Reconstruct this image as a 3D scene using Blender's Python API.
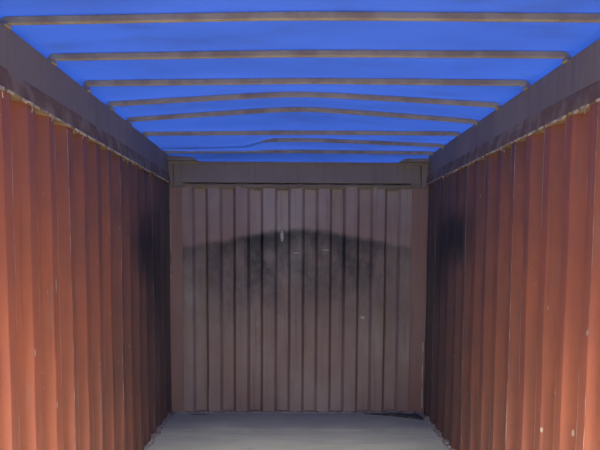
import bpy, bmesh, math, random
from mathutils import Vector, noise, Matrix
random.seed(7)
for o in list(bpy.data.objects): bpy.data.objects.remove(o)
S = bpy.context.scene
C = S.collection

# ------------------------------------------------------------------ camera
W = 1.175            # half the inner width of the container
YB = 5.9             # inner face of the end wall
CX, CY, CZ = -0.069, 5.9 - 6.858, 1.507
YAW, PITCH, ROLL = math.radians(0.746), math.radians(5.337), math.radians(0.298)
F, PX, PY = 742.0, 300.0, 320.6
fw = Vector((math.sin(YAW)*math.cos(PITCH), math.cos(YAW)*math.cos(PITCH), -math.sin(PITCH)))
r0 = Vector((math.cos(YAW), -math.sin(YAW), 0)); u0 = r0.cross(fw)
rt = r0*math.cos(ROLL) + u0*math.sin(ROLL); up = -r0*math.sin(ROLL) + u0*math.cos(ROLL)
cam_d = bpy.data.cameras.new('camera'); cam = bpy.data.objects.new('camera', cam_d); C.objects.link(cam)
cam_d.sensor_width = 36.0; cam_d.lens = F*36/600; cam_d.shift_y = (PY-225)/600; cam_d.clip_start = 0.05
cam.matrix_world = Matrix(((rt.x, up.x, -fw.x, CX), (rt.y, up.y, -fw.y, CY), (rt.z, up.z, -fw.z, CZ), (0, 0, 0, 1)))
S.camera = cam

# ------------------------------------------------------------------ sky and exposure
w = bpy.data.worlds.new('hazy_sky'); S.world = w; w.use_nodes = True
bg = w.node_tree.nodes['Background']
bg.inputs['Color'].default_value = (1.0, 0.96, 0.88, 1); bg.inputs['Strength'].default_value = 3.3
sun_d = bpy.data.lights.new('sun', 'SUN'); sun = bpy.data.objects.new('sun', sun_d); C.objects.link(sun)
sun_d.energy = 15.0; sun_d.angle = math.radians(24); sun_d.color = (1.0, .93, .82)
sun.location = (-1, -6, 7); sun.rotation_euler = (math.radians(90-33), 0, math.radians(0))   # behind the camera, high
S.view_settings.view_transform = 'Standard'; S.view_settings.look = 'None'
S.view_settings.exposure = -0.33; S.view_settings.gamma = 1.0; S.view_settings.use_curve_mapping = False

# ------------------------------------------------------------------ helpers
def tag(o, label=None, cat=None, group=None, kind=None):
    if label: o['label'] = label
    if cat: o['category'] = cat
    if group: o['group'] = group
    if kind: o['kind'] = kind
    return o
def empty(name, loc=(0, 0, 0)):
    o = bpy.data.objects.new(name, None); C.objects.link(o); o.location = loc; o.empty_display_size = .1
    return o
def obj(name, data, mat=None, parent=None, smooth=False):
    if isinstance(data, bmesh.types.BMesh):
        bmesh.ops.recalc_face_normals(data, faces=data.faces[:])
        me = bpy.data.meshes.new(name); data.to_mesh(me); data.free()
    else: me = data
    if mat and not me.materials: me.materials.append(mat)
    if smooth:
        for p in me.polygons: p.use_smooth = True
    o = bpy.data.objects.new(name, me); C.objects.link(o)
    if parent:
        o.parent = parent
        o.matrix_parent_inverse = Matrix.Translation(-Vector(parent.location))
    return o
def box(bm, a, b, bevel=0.0):
    x0, y0, z0 = a; x1, y1, z1 = b
    m = Matrix.Translation(((x0+x1)/2, (y0+y1)/2, (z0+z1)/2)) @ Matrix.Diagonal((x1-x0, y1-y0, z1-z0, 1))
    r = bmesh.ops.create_cube(bm, size=1, matrix=m)
    if bevel:
        es = list({e for v in r['verts'] for e in v.link_edges})
        bmesh.ops.bevel(bm, geom=es, offset=bevel, segments=2, affect='EDGES', profile=.6)
    return bm
def loft(bm, rings, close_ring=True, caps=True):
    vs = [[bm.verts.new(p) for p in r] for r in rings]
    n = len(vs[0])
    for a, b in zip(vs, vs[1:]):
        for i in range(n if close_ring else n-1):
            j = (i+1) % n
            bm.faces.new((a[i], a[j], b[j], b[i]))
    if caps and close_ring:
        bm.faces.new(vs[0]); bm.faces.new(list(reversed(vs[-1])))
    return bm
def px_at_y(u, v, Y):          # reading the survey: where a sight line meets the cross-section at depth Y
    d = fw + rt*((u-PX)/F) + up*((PY-v)/F)
    t = (Y-CY)/d.y
    return Vector((CX, CY, CZ)) + d*t
def px_at_x(u, v, X):
    d = fw + rt*((u-PX)/F) + up*((PY-v)/F)
    t = (X-CX)/d.x
    return Vector((CX, CY, CZ)) + d*t

# ------------------------------------------------------------------ materials
class NT:
    def __init__(s, name):
        s.m = bpy.data.materials.new(name); s.m.use_nodes = True; s.t = s.m.node_tree
        s.b = s.t.nodes['Principled BSDF']; s.out = s.t.nodes['Material Output']
        s.g = s.t.nodes.new('ShaderNodeNewGeometry')
    def n(s, kind, **kw):
        x = s.t.nodes.new(kind)
        for k, v in kw.items(): setattr(x, k, v)
        return x
    def l(s, a, b): s.t.links.new(a, b)
    def pos(s, scale=(1, 1, 1), off=(0, 0, 0)):
        mp = s.n('ShaderNodeMapping'); mp.inputs['Scale'].default_value = scale; mp.inputs['Location'].default_value = off
        s.l(s.g.outputs['Position'], mp.inputs['Vector']); return mp.outputs[0]
    def noise(s, scale, vec=None, detail=4, rough=.55):
        x = s.n('ShaderNodeTexNoise'); x.inputs['Scale'].default_value = scale; x.inputs['Detail'].default_value = detail
        x.inputs['Roughness'].default_value = rough
        s.l(vec if vec is not None else s.g.outputs['Position'], x.inputs['Vector']); return x.outputs['Fac']
    def ramp(s, fac, a, b, va=0., vb=1.):
        x = s.n('ShaderNodeMapRange'); x.interpolation_type = 'SMOOTHSTEP'
        x.inputs['From Min'].default_value = a; x.inputs['From Max'].default_value = b
        x.inputs['To Min'].default_value = va; x.inputs['To Max'].default_value = vb
        s.l(fac, x.inputs['Value']); return x.outputs[0]
    def math(s, op, a, b=None):
        x = s.n('ShaderNodeMath', operation=op)
        for i, v in enumerate((a, b)):
            if v is None: continue
            if isinstance(v, (int, float)): x.inputs[i].default_value = v
            else: s.l(v, x.inputs[i])
        return x.outputs[0]
    def mix(s, fac, a, b, mode='MIX'):
        x = s.n('ShaderNodeMix', data_type='RGBA', blend_type=mode)
        for sock, v in ((x.inputs[0], fac), (x.inputs[6], a), (x.inputs[7], b)):
            if isinstance(v, (int, float)): sock.default_value = v
            elif isinstance(v, tuple): sock.default_value = (*v, 1)
            else: s.l(v, sock)
        return x.outputs[2]
    def blob(s, c, rad, edge=.5, wob=.35, ns=6):   # 1 inside an ellipsoid with a ragged rim
        mp = s.n('ShaderNodeVectorMath', operation='SUBTRACT'); s.l(s.g.outputs['Position'], mp.inputs[0]); mp.inputs[1].default_value = c
        dv = s.n('ShaderNodeVectorMath', operation='DIVIDE'); s.l(mp.outputs[0], dv.inputs[0]); dv.inputs[1].default_value = rad
        ln = s.n('ShaderNodeVectorMath', operation='LENGTH'); s.l(dv.outputs[0], ln.inputs[0])
        q = ln.outputs['Value']
        if wob:
            q = s.math('ADD', q, s.math('MULTIPLY', s.math('SUBTRACT', s.noise(ns), .5), wob*2))
        return s.ramp(q, 1.0, edge, 0, 1)
    def bump(s, h, strength=.2, dist=.01):
        x = s.n('ShaderNodeBump'); x.inputs['Strength'].default_value = strength; x.inputs['Distance'].default_value = dist
        s.l(h, x.inputs['Height']); s.l(x.outputs[0], s.b.inputs['Normal'])
    def done(s, col, rough=.6, metal=0, spec=.4):
        if isinstance(col, tuple): s.b.inputs['Base Color'].default_value = (*col, 1)
        else: s.l(col, s.b.inputs['Base Color'])
        if isinstance(rough, float): s.b.inputs['Roughness'].default_value = rough
        else: s.l(rough, s.b.inputs['Roughness'])
        s.b.inputs['Metallic'].default_value = metal; s.b.inputs['Specular IOR Level'].default_value = spec
        return s.m

SOOT = (.022, .026, .034)
def painted_steel(name, base, worn, blobs=(), chips=(), gable=False, rough=.6, fold=False):
    n = NT(name)
    c = n.mix(n.ramp(n.noise(1.3, detail=5), .35, .7), base, worn)
    streak = n.noise(1, n.pos((26, 26, 1.1)), 4, .6)
    c = n.mix(n.ramp(streak, .5, .78, 0, .45), c, tuple(v*.45 for v in base))
    dust = n.noise(1, n.pos((11, 11, 2.0), (4, 2, 7)), 5, .65)
    c = n.mix(n.ramp(dust, .56, .8, 0, .5), c, (.30, .25, .23))
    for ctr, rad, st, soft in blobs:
        c = n.mix(n.math('MULTIPLY', n.blob(ctr, rad, soft, .2, 4), st), c, SOOT if soft != .12 and soft >= 0 else (.105, .082, .080))  # grey tint is painted light falloff on the side walls; SOOT is real soot
    if gable:     # soot line on the end wall: a ragged gable-shaped upper rim, thinning out below
        sp = n.n('ShaderNodeSeparateXYZ'); n.l(n.g.outputs['Position'], sp.inputs[0])
        ax = n.math('ABSOLUTE', n.math('ADD', sp.outputs['X'], -.02))
        top = n.math('SUBTRACT', 1.735, n.math('MULTIPLY', ax, .155))
        top = n.math('ADD', top, n.math('MULTIPLY', n.math('SUBTRACT', n.noise(7, detail=2), .5), .09))
        dep = n.math('SUBTRACT', top, sp.outputs['Z'])
        rim = n.ramp(dep, -.015, .06)
        fade = n.math('MULTIPLY', n.ramp(dep, .12, 1.2, 1, .0), n.ramp(n.noise(5, n.pos((1, 1, .5)), 5), .3, .65, .45, 1))
        side = n.ramp(ax, .35, 1.1, 1.0, .5)
        m = n.math('MULTIPLY', n.math('MULTIPLY', rim, fade), side)
        m = n.math('MULTIPLY', m, n.ramp(n.noise(22, n.pos((1, 1, .7)), 5, .7), .3, .62, .7, 1))
        c = n.mix(n.math('MULTIPLY', m, .95), c, (.022, .031, .044))
        line = n.math('MULTIPLY', n.math('MULTIPLY', rim, n.ramp(dep, .03, .22, 1, 0)), n.ramp(ax, .1, .9, .75, .25))
        c = n.mix(line, c, (.016, .022, .028))
    if fold:      # paint rubbed off along the folds
        fa = n.n('ShaderNodeAttribute', attribute_name='fold')
        wear = n.math('MULTIPLY', n.ramp(fa.outputs['Fac'], .90, .97), n.ramp(n.noise(1, n.pos((3, 3, 1.6), (1, 5, 2)), 6, .7), .46, .60, 0, .85))
        c = n.mix(wear, c, (.50, .42, .37))
    sc = n.noise(60, n.pos((1, 1, .25)), 2)
    c = n.mix(n.ramp(sc, .735, .76, 0, .6), c, (.55, .48, .42))
    for ctr, rad in chips:
        c = n.mix(n.math('MULTIPLY', n.blob(ctr, tuple(v*1.35 for v in rad), .6, .35, 60), .9), c, (.60, .55, .48))
    n.bump(n.math('ADD', n.noise(5, n.pos((1, 1, .6)), 3), n.math('MULTIPLY', n.noise(70, detail=2), .06)), .55, .02)
    return n.done(c, rough)

def on_l(u, v): return tuple(px_at_x(u, v, -W-.01))
def on_r(u, v): return tuple(px_at_x(u, v, W+.01))
def on_b(u, v): return tuple(px_at_y(u, v, YB))
M = {}
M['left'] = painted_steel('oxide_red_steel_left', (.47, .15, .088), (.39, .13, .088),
    blobs=[((-W, 6.4, 1.2), (.6, 4.75, 4.6), .97, .12), ((-W, 4.2, 2.9), (.6, 4.6, 1.8), .78, -.05), (on_l(146, 242), (.3, .75, .42), .85, .1), (on_l(155, 275), (.3, .6, .75), .6, .05)],  # wide blobs paint in light falloff toward rear and top; small ones are soot
    fold=True, chips=[(on_l(32, 353), (.05, .008, .016)), (on_l(27, 447), (.05, .014, .012)), (on_l(54, 405), (.05, .007, .014)),
           (on_l(43, 235), (.05, .006, .03)), (on_l(53, 285), (.05, .006, .03)), (on_l(88, 172), (.05, .009, .02))])
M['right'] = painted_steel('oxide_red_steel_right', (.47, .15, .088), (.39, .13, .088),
    blobs=[((W, 6.3, 1.2), (.6, 4.75, 4.6), .97, .12), ((W, 4.2, 2.9), (.6, 4.6, 1.8), .78, -.05), (on_r(455, 235), (.3, .85, .30), .9, .15), (on_r(440, 258), (.3, .6, .55), .65, .05)],  # same here: broad blobs are painted shade deepening inward and upward, small ones soot
    fold=True, chips=[(on_r(579, 404), (.05, .016, .014)), (on_r(585, 283), (.05, .014, .010)), (on_r(543, 430), (.05, .007, .011)),
           (on_r(568, 433), (.05, .006, .016)), (on_r(591, 333), (.05, .008, .012)), (on_r(558, 393), (.05, .008, .014))])
M['back'] = painted_steel('dusty_brown_steel_end_wall', (.36, .25, .225), (.46, .385, .34), gable=True, rough=.45,
    blobs=[(on_b(270, 243), (.30, .3, .15), .6, .1)],
    chips=[(on_b(282, 236), (.014, .07, .05)), (on_b(363, 318), (.022, .07, .014)), (on_b(296, 253), (.03, .06, .004)), (on_b(326, 250), (.03, .06, .004))])
M['post'] = painted_steel('dusty_brown_steel_posts', (.34, .20, .17), (.36, .24, .21))
M['header'] = painted_steel('grey_brown_steel_header', (.32, .27, .235), (.27, .23, .20))
M['rail'] = painted_steel('weathered_grey_rail', (.25, .21, .17), (.32, .26, .20))
def simple(name, a, b, scale, rough=.7, bump=.3, bscale=40, lo=.4, hi=.65):
    n = NT(name); c = n.mix(n.ramp(n.noise(scale, detail=5), lo, hi), a, b)
    n.bump(n.noise(bscale, detail=4), bump, .01); return n.done(c, rough)
M['flange'] = simple('rusty_flange', (.23, .14, .085), (.36, .27, .18), 7, .8, .5, 30)
M['bow'] = simple('dusty_galvanised_bow', (.42, .37, .28), (.32, .26, .20), 7, .6)
M['seal'] = simple('pale_dry_sealant', (.62, .55, .44), (.36, .30, .24), 14, .85, .6, 60)
M['floorseal'] = simple('grey_floor_sealant', (.50, .43, .33), (.28, .23, .18), 18, .85, .6, 60)
M['weld'] = simple('scraped_weld', (.42, .33, .29), (.22, .13, .11), 12, .6)
M['dirt'] = simple('dark_swept_dirt', (.06, .058, .056), (.15, .14, .13), 25, .95, .8, 60)
M['ground'] = simple('yard_gravel', (.11, .105, .095), (.16, .15, .135), 3, .95, .5, 60)
# floor: worn grey plywood
n = NT('worn_grey_plywood')
c = n.mix(n.ramp(n.noise(3.0, n.pos((.7, 2.0, 1)), 6, .65), .38, .62), (.68, .68, .48), (.78, .77, .56))
c = n.mix(n.ramp(n.noise(1, n.pos((2.5, 40, 1)), 4), .5, .75, 0, .4), c, (.38, .37, .29))
sp = n.n('ShaderNodeSeparateXYZ'); n.l(n.g.outputs['Position'], sp.inputs[0])
near = n.math('ADD', sp.outputs['Y'], n.math('MULTIPLY', n.math('SUBTRACT', n.noise(2.2, n.pos((1, .6, 1)), 4), .5), .8))
c = n.mix(n.ramp(near, 5.1, 5.5, 0, .6), c, (.42, .42, .35))   # grime swept up against the end wall
c = n.mix(n.ramp(n.noise(6, n.pos((.8, 2.4, 1), (3, 1, 0)), 5), .66, .74, 0, .55), c, (.18, .175, .16))
n.bump(n.noise(30, n.pos((.3, 2, 1)), 4), .35, .01); M['floor'] = n.done(c, .75)
# tarpaulin: woven blue plastic, light comes through it
n = NT('blue_tarpaulin')
c = n.mix(n.ramp(n.noise(1.6, detail=6), .3, .75), (.0078, .026, .150), (.0062, .020, .118))
c = n.mix(n.ramp(n.noise(1, n.pos((3, 5, 1)), 6, .65), .5, .72, 0, .38), c, (.006, .010, .042))
tr = n.n('ShaderNodeBsdfTranslucent'); n.l(c, tr.inputs['Color'])
ad = n.n('ShaderNodeAddShader')
n.bump(n.noise(6, detail=3), .2, .02)
n.done((.03, .07, .22), .55); n.l(tr.outputs[0], ad.inputs[0]); n.l(n.b.outputs[0], ad.inputs[1]); n.l(ad.outputs[0], n.out.inputs['Surface'])
M['tarp'] = n.m

# ------------------------------------------------------------------ ground and floor
bm = bmesh.new(); box(bm, (-60, -60, -.5), (60, 60, -.16))
tag(obj('ground', bm, M['ground']), 'pale gravel yard under and around the container', 'ground', kind='structure')
fl = tag(empty('floor', (0, 0, -.03)), 'worn grey plywood floor of the container', 'floor', kind='structure')
ys = [0.0, .42, 1.62, 2.82, 4.02, 5.22, 5.98]
for a, b in zip(ys, ys[1:]):
    bm = bmesh.new(); box(bm, (-W-.08, a+.0015, -.028), (W+.08, b-.0015, 0), .003)
    obj('plywood_sheet', bm, M['floor'], fl)
bm = bmesh.new(); box(bm, (-W-.08, 0, -.16), (W+.08, 6.0, -.029)); obj('subframe', bm, M['post'], fl)

# ------------------------------------------------------------------ corrugated side walls
P = .2785
def side_profile():          # one pitch, (along, depth outwards); proud flat first
    return [(0.0, 0.0), (.082, 0.0), (.088, .002), (.146, .0485), (.151, .051), (.203, .051), (.208, .0485), (.2735, .002)]
def side_sheet(y0, npitch, yend, sgn, z0=-.02, z1=2.135):
    prof = []
    for k in range(npitch):
        prof += [(y0+k*P+a, d) for a, d in side_profile()]
    prof.append((y0+npitch*P, 0.0))
    prof = [(max(0, min(yend, a)), d) for a, d in prof]
    out = []
    for p in prof:
        if not out or p[0]-out[-1][0] > 1e-5: out.append(p)
    bm = bmesh.new(); nz = 16; rows = []
    for i in range(nz+1):
        z = z0+(z1-z0)*i/nz; ring = []
        for a, d in out:
            dn = noise.noise(Vector((a*1.6, z*1.5, 3.1*sgn)))*.006 + noise.noise(Vector((a*6, z*4, 9*sgn)))*.0025
            ring.append(((W+d+dn)*sgn, a, z))
        rows.append(ring)
    loft(bm, rows, close_ring=False, caps=False)
    at = bm.verts.layers.float.new('fold')
    for v in bm.verts:
        k = ((v.co.y-y0) % P)
        v[at] = 1.0 if abs(k-.088) < 1e-3 or abs(k-.082) < 1e-3 else 0.0
    return bm
def seal_strip(bm, pts, inward, h0=.006, h1=.022, th=.006, gap=0.12):
    """ragged strip hanging along a polyline: each stretch with its own depth"""
    run = []
    def flush():
        if len(run) > 1:
            loft(bm, [[p, p+inward*th, p+inward*th*.8-Vector((0, 0, h)), p-Vector((0, 0, h))] for p, h in run])
        run.clear()
    for p in pts:
        if random.random() < gap: flush(); continue
        run.append((p, random.uniform(h0, h1)))
    flush()
SEAM_R = px_at_x(463.5, 330, W).y - .010
SEAM_L = px_at_x(72, 330, -W).y - .010
for side, sgn, seam in (('left', -1, SEAM_L), ('right', 1, SEAM_R)):
    wl = tag(empty('wall_'+side, (sgn*W, 3, 0)),
             'corrugated oxide-red steel side wall on the %s, sooty near the end wall, light falloff painted in toward rear and top' % side, 'wall', kind='structure')
    k0 = math.floor(seam/(4*P))+1
    y = seam - k0*4*P
    while y < YB-.02:
        if y+4*P > 0.02:
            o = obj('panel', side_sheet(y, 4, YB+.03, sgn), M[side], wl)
            so = o.modifiers.new('thickness', 'SOLIDIFY'); so.thickness = .004; so.offset = -1 if sgn < 0 else 1
            so.offset = -1
            if y > .05:     # vertical weld where two sheets meet
                bm = bmesh.new()
                rings = []
                for i in range(60):
                    z = 2.1*i/59
                    wd = .0035+random.uniform(-.001, .0012); pr = .005+random.uniform(-.001, .001)
                    x = sgn*(W+noise.noise(Vector((y*1.6, z*1.5, 3.1*sgn)))*.006)
                    rings.append([(x+sgn*.002, y-wd, z), (x-sgn*pr, y, z), (x+sgn*.002, y+wd, z)])
                loft(bm, rings); obj('weld_seam', bm, M['weld'], o)
        y += 4*P
    # ragged bead along the foot of the wall
    for j in range(5):
        a, b = j*1.18, (j+1)*1.18
        bm = bmesh.new(); rings = []
        for i in range(60):
            yy = a+(b-a)*i/59; hh = random.uniform(.006, .022); ww = .020+.020*max(0, noise.noise(Vector((yy*7, sgn, 0)))+.4)
            rings.append([(sgn*(W+.05), yy, -.002), (sgn*(W-ww), yy, -.002), (sgn*(W-ww*.7), yy, hh*.7), (sgn*(W+.0), yy, hh), (sgn*(W+.05), yy, hh)])
        loft(bm, rings); obj('sealant_bead', bm, M['floorseal'], fl)

# ------------------------------------------------------------------ top side rails
for idx, side, sgn in ((1, 'left', -1), (2, 'right', 1)):
    r = tag(empty('trim_%d' % idx, (sgn*W, 3, 2.13)), 'grey top side rail with a rusty lower flange along the %s wall' % side, 'rail', kind='structure')
    def extr(prof, ny=40, wob=.0):
        bm = bmesh.new(); rings = []
        for i in range(ny+1):
            yy = -.02+(YB+.12)*i/ny
            rings.append([(sgn*(x+wob*noise.noise(Vector((yy*2.3, x*20, z*20+sgn)))), yy, z+wob*noise.noise(Vector((yy*3.1, z*30, sgn)))) for x, z in prof])
        return loft(bm, rings)
    obj('rail_tube', extr([(W, 2.205), (W+.10, 2.205), (W+.10, 2.374), (W+.006, 2.374), (W, 2.368)], wob=.002), M['rail'], r)
    obj('flange', extr([(W-.001, 2.207), (W-.006, 2.180), (W-.010, 2.150), (W-.014, 2.122), (W-.010, 2.112), (W+.07, 2.112), (W+.07, 2.207)], 80, .004), M['flange'], r)
    bm = bmesh.new()
    pts = [Vector((sgn*(W-.013), yy*.02, 2.121+.004*noise.noise(Vector((yy*.3, sgn, 1))))) for yy in range(2, 290)]
    seal_strip(bm, pts, Vector((-sgn, 0, 0)), .004, .014, .006, .14)
    obj('sealant_strip', bm, M['seal'], r)
    for k in range(14):      # loose threads of sealant hanging from the flange
        yy = random.uniform(1.6, 5.2); L = random.uniform(.012, .04); x = sgn*(W-.012)
        bm = bmesh.new(); q = [Vector((x, yy, 2.118)), Vector((x-sgn*.003, yy+random.uniform(-.01, .01), 2.118-L*.5)), Vector((x, yy+random.uniform(-.012, .012), 2.118-L))]
        loft(bm, [[p+Vector((0, -.002, 0)), p+Vector((-sgn*.003, 0, 0)), p+Vector((0, .002, 0))] for p in q])
        obj('thread', bm, M['seal'], r)

# ------------------------------------------------------------------ end wall
wb = tag(empty('wall_back', (0, YB, 0)), 'dusty corrugated steel end wall with a gable-shaped soot stain', 'wall', kind='structure')
XL, XR, NS = -.963, .930, 15
pit = (XR-XL)/NS
D = .046
def end_profile():
    pr = [(-1.068, 0.), (XL-.012, 0.)]
    proud = True; x = XL
    for i in range(NS):
        x0, x1 = XL+i*pit, XL+(i+1)*pit
        d = D if i % 2 == 0 else 0.0
        pr += [(x0+.012, d+(.0015 if d == 0 else -.0015)), (x0+.015, d), (x1-.015, d), (x1-.012, d+(.0015 if d == 0 else -.0015))]
    pr += [(XR+.012, 0.), (1.045, 0.)]
    return pr
prof = end_profile()
cuts = [-1.068, XL+4*pit+.06, XL+9*pit+.06, 1.045]      # three sheets, joined in the middle of a flat
def end_sheet(a, b):
    pts = []
    for (x0, d0), (x1, d1) in zip(prof, prof[1:]):
        for q in (0.0, .5):
            x = x0+(x1-x0)*q
            pts.append((x, d0+(d1-d0)*q))
    pts.append(prof[-1])
    ins = [p for p in pts if a+1e-4 < p[0] < b-1e-4]
    def at(x):
        for (x0, d0), (x1, d1) in zip(prof, prof[1:]):
            if x0 <= x <= x1: return d0+(d1-d0)*(x-x0)/(x1-x0)
        return D
    ins = [(a, at(a))]+ins+[(b, at(b))]
    bm = bmesh.new(); rows = []
    for i in range(37):
        z = -.01+2.13*i/36
        rows.append([(x, YB+d+.008*noise.noise(Vector((x*2.2, z*2.6, 5)))+.005*noise.noise(Vector((x*8, z*6, 2))), z) for x, d in ins])
    return loft(bm, rows, close_ring=False, caps=False)
for a, b in zip(cuts, cuts[1:]):
    o = obj('panel', end_sheet(a, b), M['back'], wb)
    so = o.modifiers.new('thickness', 'SOLIDIFY'); so.thickness = .004; so.offset = -1
# header beam
bm = bmesh.new(); box(bm, (-1.075, YB-.035, 2.124), (1.11, YB+.08, 2.302), .006); hd = obj('header_beam', bm, M['header'], wb)
bm = bmesh.new(); box(bm, (-1.075, YB-.030, 2.098), (1.11, YB+.06, 2.110), .003); box(bm, (-1.1, YB+.045, 2.06), (1.1, YB+.075, 2.16)); obj('header_lip', bm, M['header'], hd)
bm = bmesh.new(); box(bm, (-1.2, YB-.046, 2.290), (1.2, YB+.1, 2.312), .004); obj('header_cap', bm, M['header'], hd)
bm = bmesh.new(); box(bm, (.0, YB-.038, 2.14), (.004, YB-.03, 2.30)); obj('joint', bm, M['post'], hd)
bm = bmesh.new(); box(bm, (-1.062, YB-.004, 2.076), (1.040, YB+.06, 2.113), .003); obj('top_plate', bm, M['header'], wb)
for sgn, xa, xb, xc in ((-1, -W-.03, -1.062, -1.135), (1, W+.03, 1.040, 1.115)):
    bm = bmesh.new(); box(bm, (min(xa, xb), YB-.012, -.02), (max(xa, xb), YB+.07, 2.085), .008)
    po = obj('corner_post', bm, M['post'], wb)
    bm = bmesh.new(); box(bm, (min(xa, xb)+.0, YB-.034, 2.085), (max(xa, xb), YB+.07, 2.098), .003); obj('post_cap', bm, M['header'], po)
    bm = bmesh.new(); box(bm, (min(xc, xb-sgn*.016), YB-.026, 2.098), (max(xc, xb-sgn*.016), YB+.07, 2.312), .005); obj('post_head', bm, M['header'], po)
    bm = bmesh.new(); box(bm, (min(xa, xc+sgn*.004), YB-.030, 2.098), (max(xa, xc+sgn*.004), YB+.07, 2.312), .005); obj('corner_block', bm, M['header'], po)
    # sloping gusset on top of the header in the roof corner
    bm = bmesh.new()
    xi = sgn*.90; xm = sgn*.965; xo = sgn*(W+.03)
    loft(bm, [[(xi, yy, 2.311), (xm, yy, 2.345), (xo, yy, 2.356), (xo, yy, 2.311)] for yy in (YB-.10, YB+.06)])
    obj('gusset', bm, M['header'], po)
    # thin bead of sealant down the corner
    bm = bmesh.new(); rings = []
    for i in range(50):
        z = (.05 if sgn > 0 else 1.2)+(.62 if sgn > 0 else .8)*i/49; e = random.uniform(.002, .005)
        rings.append([(sgn*(W-.012), YB-.020, z), (sgn*(W-.012-e), YB-.026, z), (sgn*(W-.004), YB-.028, z), (sgn*(W-.002), YB-.020, z)])
    loft(bm, rings); obj('sealant_bead', bm, M['seal'] if sgn > 0 else M['weld'], po)
# bead along the foot of the end wall, lifting at the right
bm = bmesh.new(); rings = []
for i in range(90):
    x = -W+.03+(2*W-.09)*i/89; lift = max(0, (x-.55)/.5); hh = random.uniform(.008, .016)+.008*lift; dy = .022+.02*lift+random.uniform(0, .008)
    rings.append([(x, YB+.04, -.001), (x, YB-dy, -.001), (x, YB-dy*.9, hh*.6), (x, YB-.01, hh), (x, YB+.04, hh)])
loft(bm, rings); obj('sealant_bead', bm, M['floorseal'], wb)

# ------------------------------------------------------------------ roof bows
survey = [  # depth at left and right end; (u, v) of the left end, crown and right end
    (2.03, 1.93, (20, 21), (300, 15.8), (595, 17.8)),
    (2.60, 2.485, (60, 57.3), (300, 53.5), (553, 54.6)),
    (3.20, 3.06, (93, 83.3), (300, 81.0), (520, 82.8)),
    (3.72, 3.60, (116, 104), (297, 94.3), (493, 105.0)),
    (4.25, 4.11, (134, 119.6), (298, 109.3), (471, 121.5)),
    (4.78, 4.67, (150, 133.8), (300, 132.6), (453, 133.6)),
    (5.30, 5.21, (162, 142.6), (300, 140.0), (437, 145.6)),
    (5.75, 5.66, (172, 151.5), (300, 151.6), (428, 153.2)),
]
bows = []
ordinal = ['nearest', 'second nearest', 'third nearest', 'fourth nearest', 'fifth nearest', 'sixth nearest', 'seventh nearest', 'farthest']
extra = ['spanning the top of the picture', 'nearly straight across the roof', 'nearly straight across the roof', 'bent up into a low gable',
         'bent up into a low gable', 'straight across the roof', 'left half hidden', 'just in front of the end wall header']
BH = .029
for i, (yl, yr, a, b, c) in enumerate(survey):
    zl = px_at_y(a[0], a[1], yl).z; zr = px_at_y(c[0], c[1], yr).z
    pc = px_at_y(b[0], b[1], (yl+yr)/2); zc = pc.z; xc = pc.x
    def zb(x, zl=zl, zr=zr, zc=zc, xc=xc):
        if x < xc: t = (x+W)/(xc+W); e = zl
        else: t = (W-x)/(W-xc); e = zr
        t = max(0, min(1, t)); pk = zc-e
        # a crown that is a soft gable
        s = 1-math.sqrt((1-t)**2+.02)/math.sqrt(1.02) if t < 2 else 1
        s = (s)/(1-math.sqrt(.02)/math.sqrt(1.02))
        return e+pk*s
    def yb(x, yl=yl, yr=yr): return yl+(yr-yl)*(x+W)/(2*W)
    bows.append((yb, zb))
    ro = tag(empty('roof_bow', (0, (yl+yr)/2, min(zl, zr))), 'dull steel roof bow under tarp, %s, %s' % (ordinal[i], extra[i]), 'roof bow', 'roof bows under the blue tarp')
    path = []
    RL, RR = .016, .034
    for j in range(5):       # left knee
        t = math.pi/2*j/4
        path.append((-W-.012+RL*(1-math.cos(t)), None, zl-RL+RL*math.sin(t), t))
    ks = [k/24 for k in range(1, 24)]
    for k in ks:
        x = (-W-.012+RL)+(2*(W+.012)-RL-RR)*k; path.append((x, None, zb(x), math.pi/2))
    for j in range(5):
        t = math.pi/2*(4-j)/4
        path.append((W+.012-RR*(1-math.cos(t)), None, zr-RR+RR*math.sin(t), math.pi-t))
    path = [(-W-.012, None, 2.373, 0.)]+path if zl-RL > 2.374 else path
    path = path+[(W+.012, None, 2.373, math.pi)] if zr-RR > 2.374 else path
    bm = bmesh.new(); rings = []
    for x, _, z, t in path:
        # direction of travel (cos..): t=0 climbing, pi/2 across, pi descending; normal in XZ plane
        nx, nz = -math.cos(t), math.sin(t)
        q = []
        for dn, dy in ((-.5, -.38), (-.38, -.5), (.38, -.5), (.5, -.38), (.5, .38), (.38, .5), (-.38, .5), (-.5, .38)):
            q.append((x+nx*dn*BH, yb(x)+dy*.025, z+nz*dn*BH))
        rings.append(q)
    loft(bm, rings); obj('bar', bm, M['bow'], ro)
    for s_, xx, zz in ((-1, -W-.012, zl), (1, W+.012, zr)):
        y0 = yb(xx); bm = bmesh.new()
        box(bm, (min(xx-.024, xx+.024), y0-.026, 2.366), (max(xx-.024, xx+.024), y0+.026, 2.377), .003)
        obj('foot', bm, M['bow'], ro)

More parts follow.
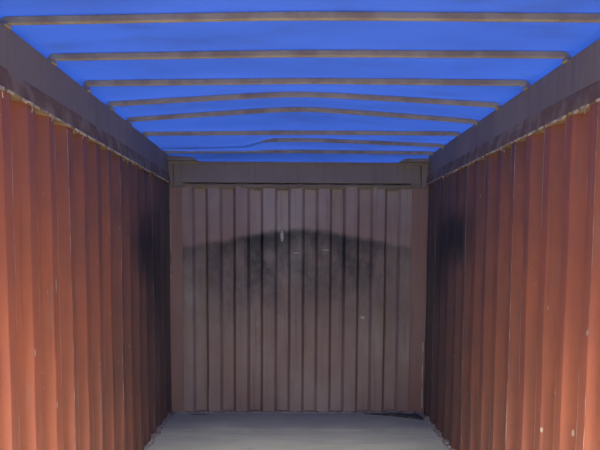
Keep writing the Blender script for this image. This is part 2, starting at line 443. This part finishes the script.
# ------------------------------------------------------------------ tarpaulin
def tarp_z(x, y):
    xx = max(-W, min(W, x))
    nodes = [(yb(xx), zb(xx)+BH*.5+.003) for yb, zb in bows]
    first, last = nodes[0], nodes[-1]
    nodes = [(first[0]-.56*k, first[1]) for k in (4, 3, 2, 1)]+nodes+[(YB-.03, 2.330), (YB+.3, 2.326)]
    for (y0, z0), (y1, z1) in zip(nodes, nodes[1:]):
        if y <= y1:
            t = max(0, (y-y0)/(y1-y0)); z = z0+(z1-z0)*t
            mid = math.sin(math.pi*t)
            z -= mid*.010*(1+noise.noise(Vector((x*1.5, y*2, 4))))
            z += mid*.010*noise.noise(Vector((x*2.5, y*3.5, 1)))
            break
    # slack over the seventh and last bow at the left hangs below the bar
    y7 = bows[6][0](xx); y8 = bows[7][0](xx)
    k = max(0, min(1, (-.18-x)/.30)); k = k*k*(3-2*k)
    z -= k*.056*math.exp(-((y-y7)/.33)**2)
    k2 = max(0, min(1, (.25-x)/.6))*max(0, min(1, (x+1.12)/.1))
    z -= k2*.006*math.exp(-((y-y8)/.13)**2)
    if abs(x) > W:
        d = abs(x)-W; z -= d*.10
        z = max(z, 2.378)
    return z
bm = bmesh.new(); NX, NY = 110, 260; rows = []
ysamp = [-.25+(YB+.40)*j/NY for j in range(NY+1)]
xs = [-1.30+2.60*i/NX for i in range(NX+1)]
for yy in ysamp:
    ring = []
    for x in xs:
        ring.append((x, yy, tarp_z(x, yy)))
    rows.append([(-1.302, yy, 2.20)]+ring+[(1.302, yy, 2.20)])
rows.append([(x, YB+.17, 2.15) for x, _, _ in rows[-1]])
loft(bm, rows, close_ring=False, caps=False)
tag(obj('tarpaulin', bm, M['tarp'], smooth=True), 'translucent blue tarpaulin roof stretched over the steel bows', 'tarpaulin')

# ------------------------------------------------------------------ dirt on the floor
def heap(name, outline, h, label):
    bm = bmesh.new(); cx = sum(p[0] for p in outline)/len(outline); cy = sum(p[1] for p in outline)/len(outline)
    rings = []
    for s, z in ((1.0, .0005), (.86, .45), (.6, .8), (.25, 1.0)):
        r = []
        for k, (x, y) in enumerate(outline):
            j = 1+.12*noise.noise(Vector((x*9, y*9, s*3)))
            r.append((cx+(x-cx)*s*j, cy+(y-cy)*s*j, max(.0005, h*z*(1+.5*noise.noise(Vector((x*14+s, y*14, 2)))))))
        rings.append(r)
    loft(bm, rings)
    return tag(obj(name, bm, M['dirt'], smooth=True), label, 'dirt', kind='stuff')
def dens(pts, n=5):
    out = []
    for a, b in zip(pts, pts[1:]+pts[:1]):
        for k in range(n):
            t = k/n; q = Vector(a).lerp(Vector(b), t)
            out.append((q.x+.006*random.uniform(-1, 1), q.y+.006*random.uniform(-1, 1)))
    return out
heap('dirt_heap', dens([(.60, 5.845), (.85, 5.845), (1.13, 5.835), (1.150, 5.70), (1.13, 5.60), (1.02, 5.66), (.86, 5.76)]), .022,
     'dark dirt swept into the right-hand corner of the floor')
heap('dirt_streak', dens([(-1.0, 5.80), (-.86, 5.815), (-.80, 5.80), (-.86, 5.785), (-.98, 5.775)]), .003, 'thin dark streak of dirt on the floor near the left corner post')
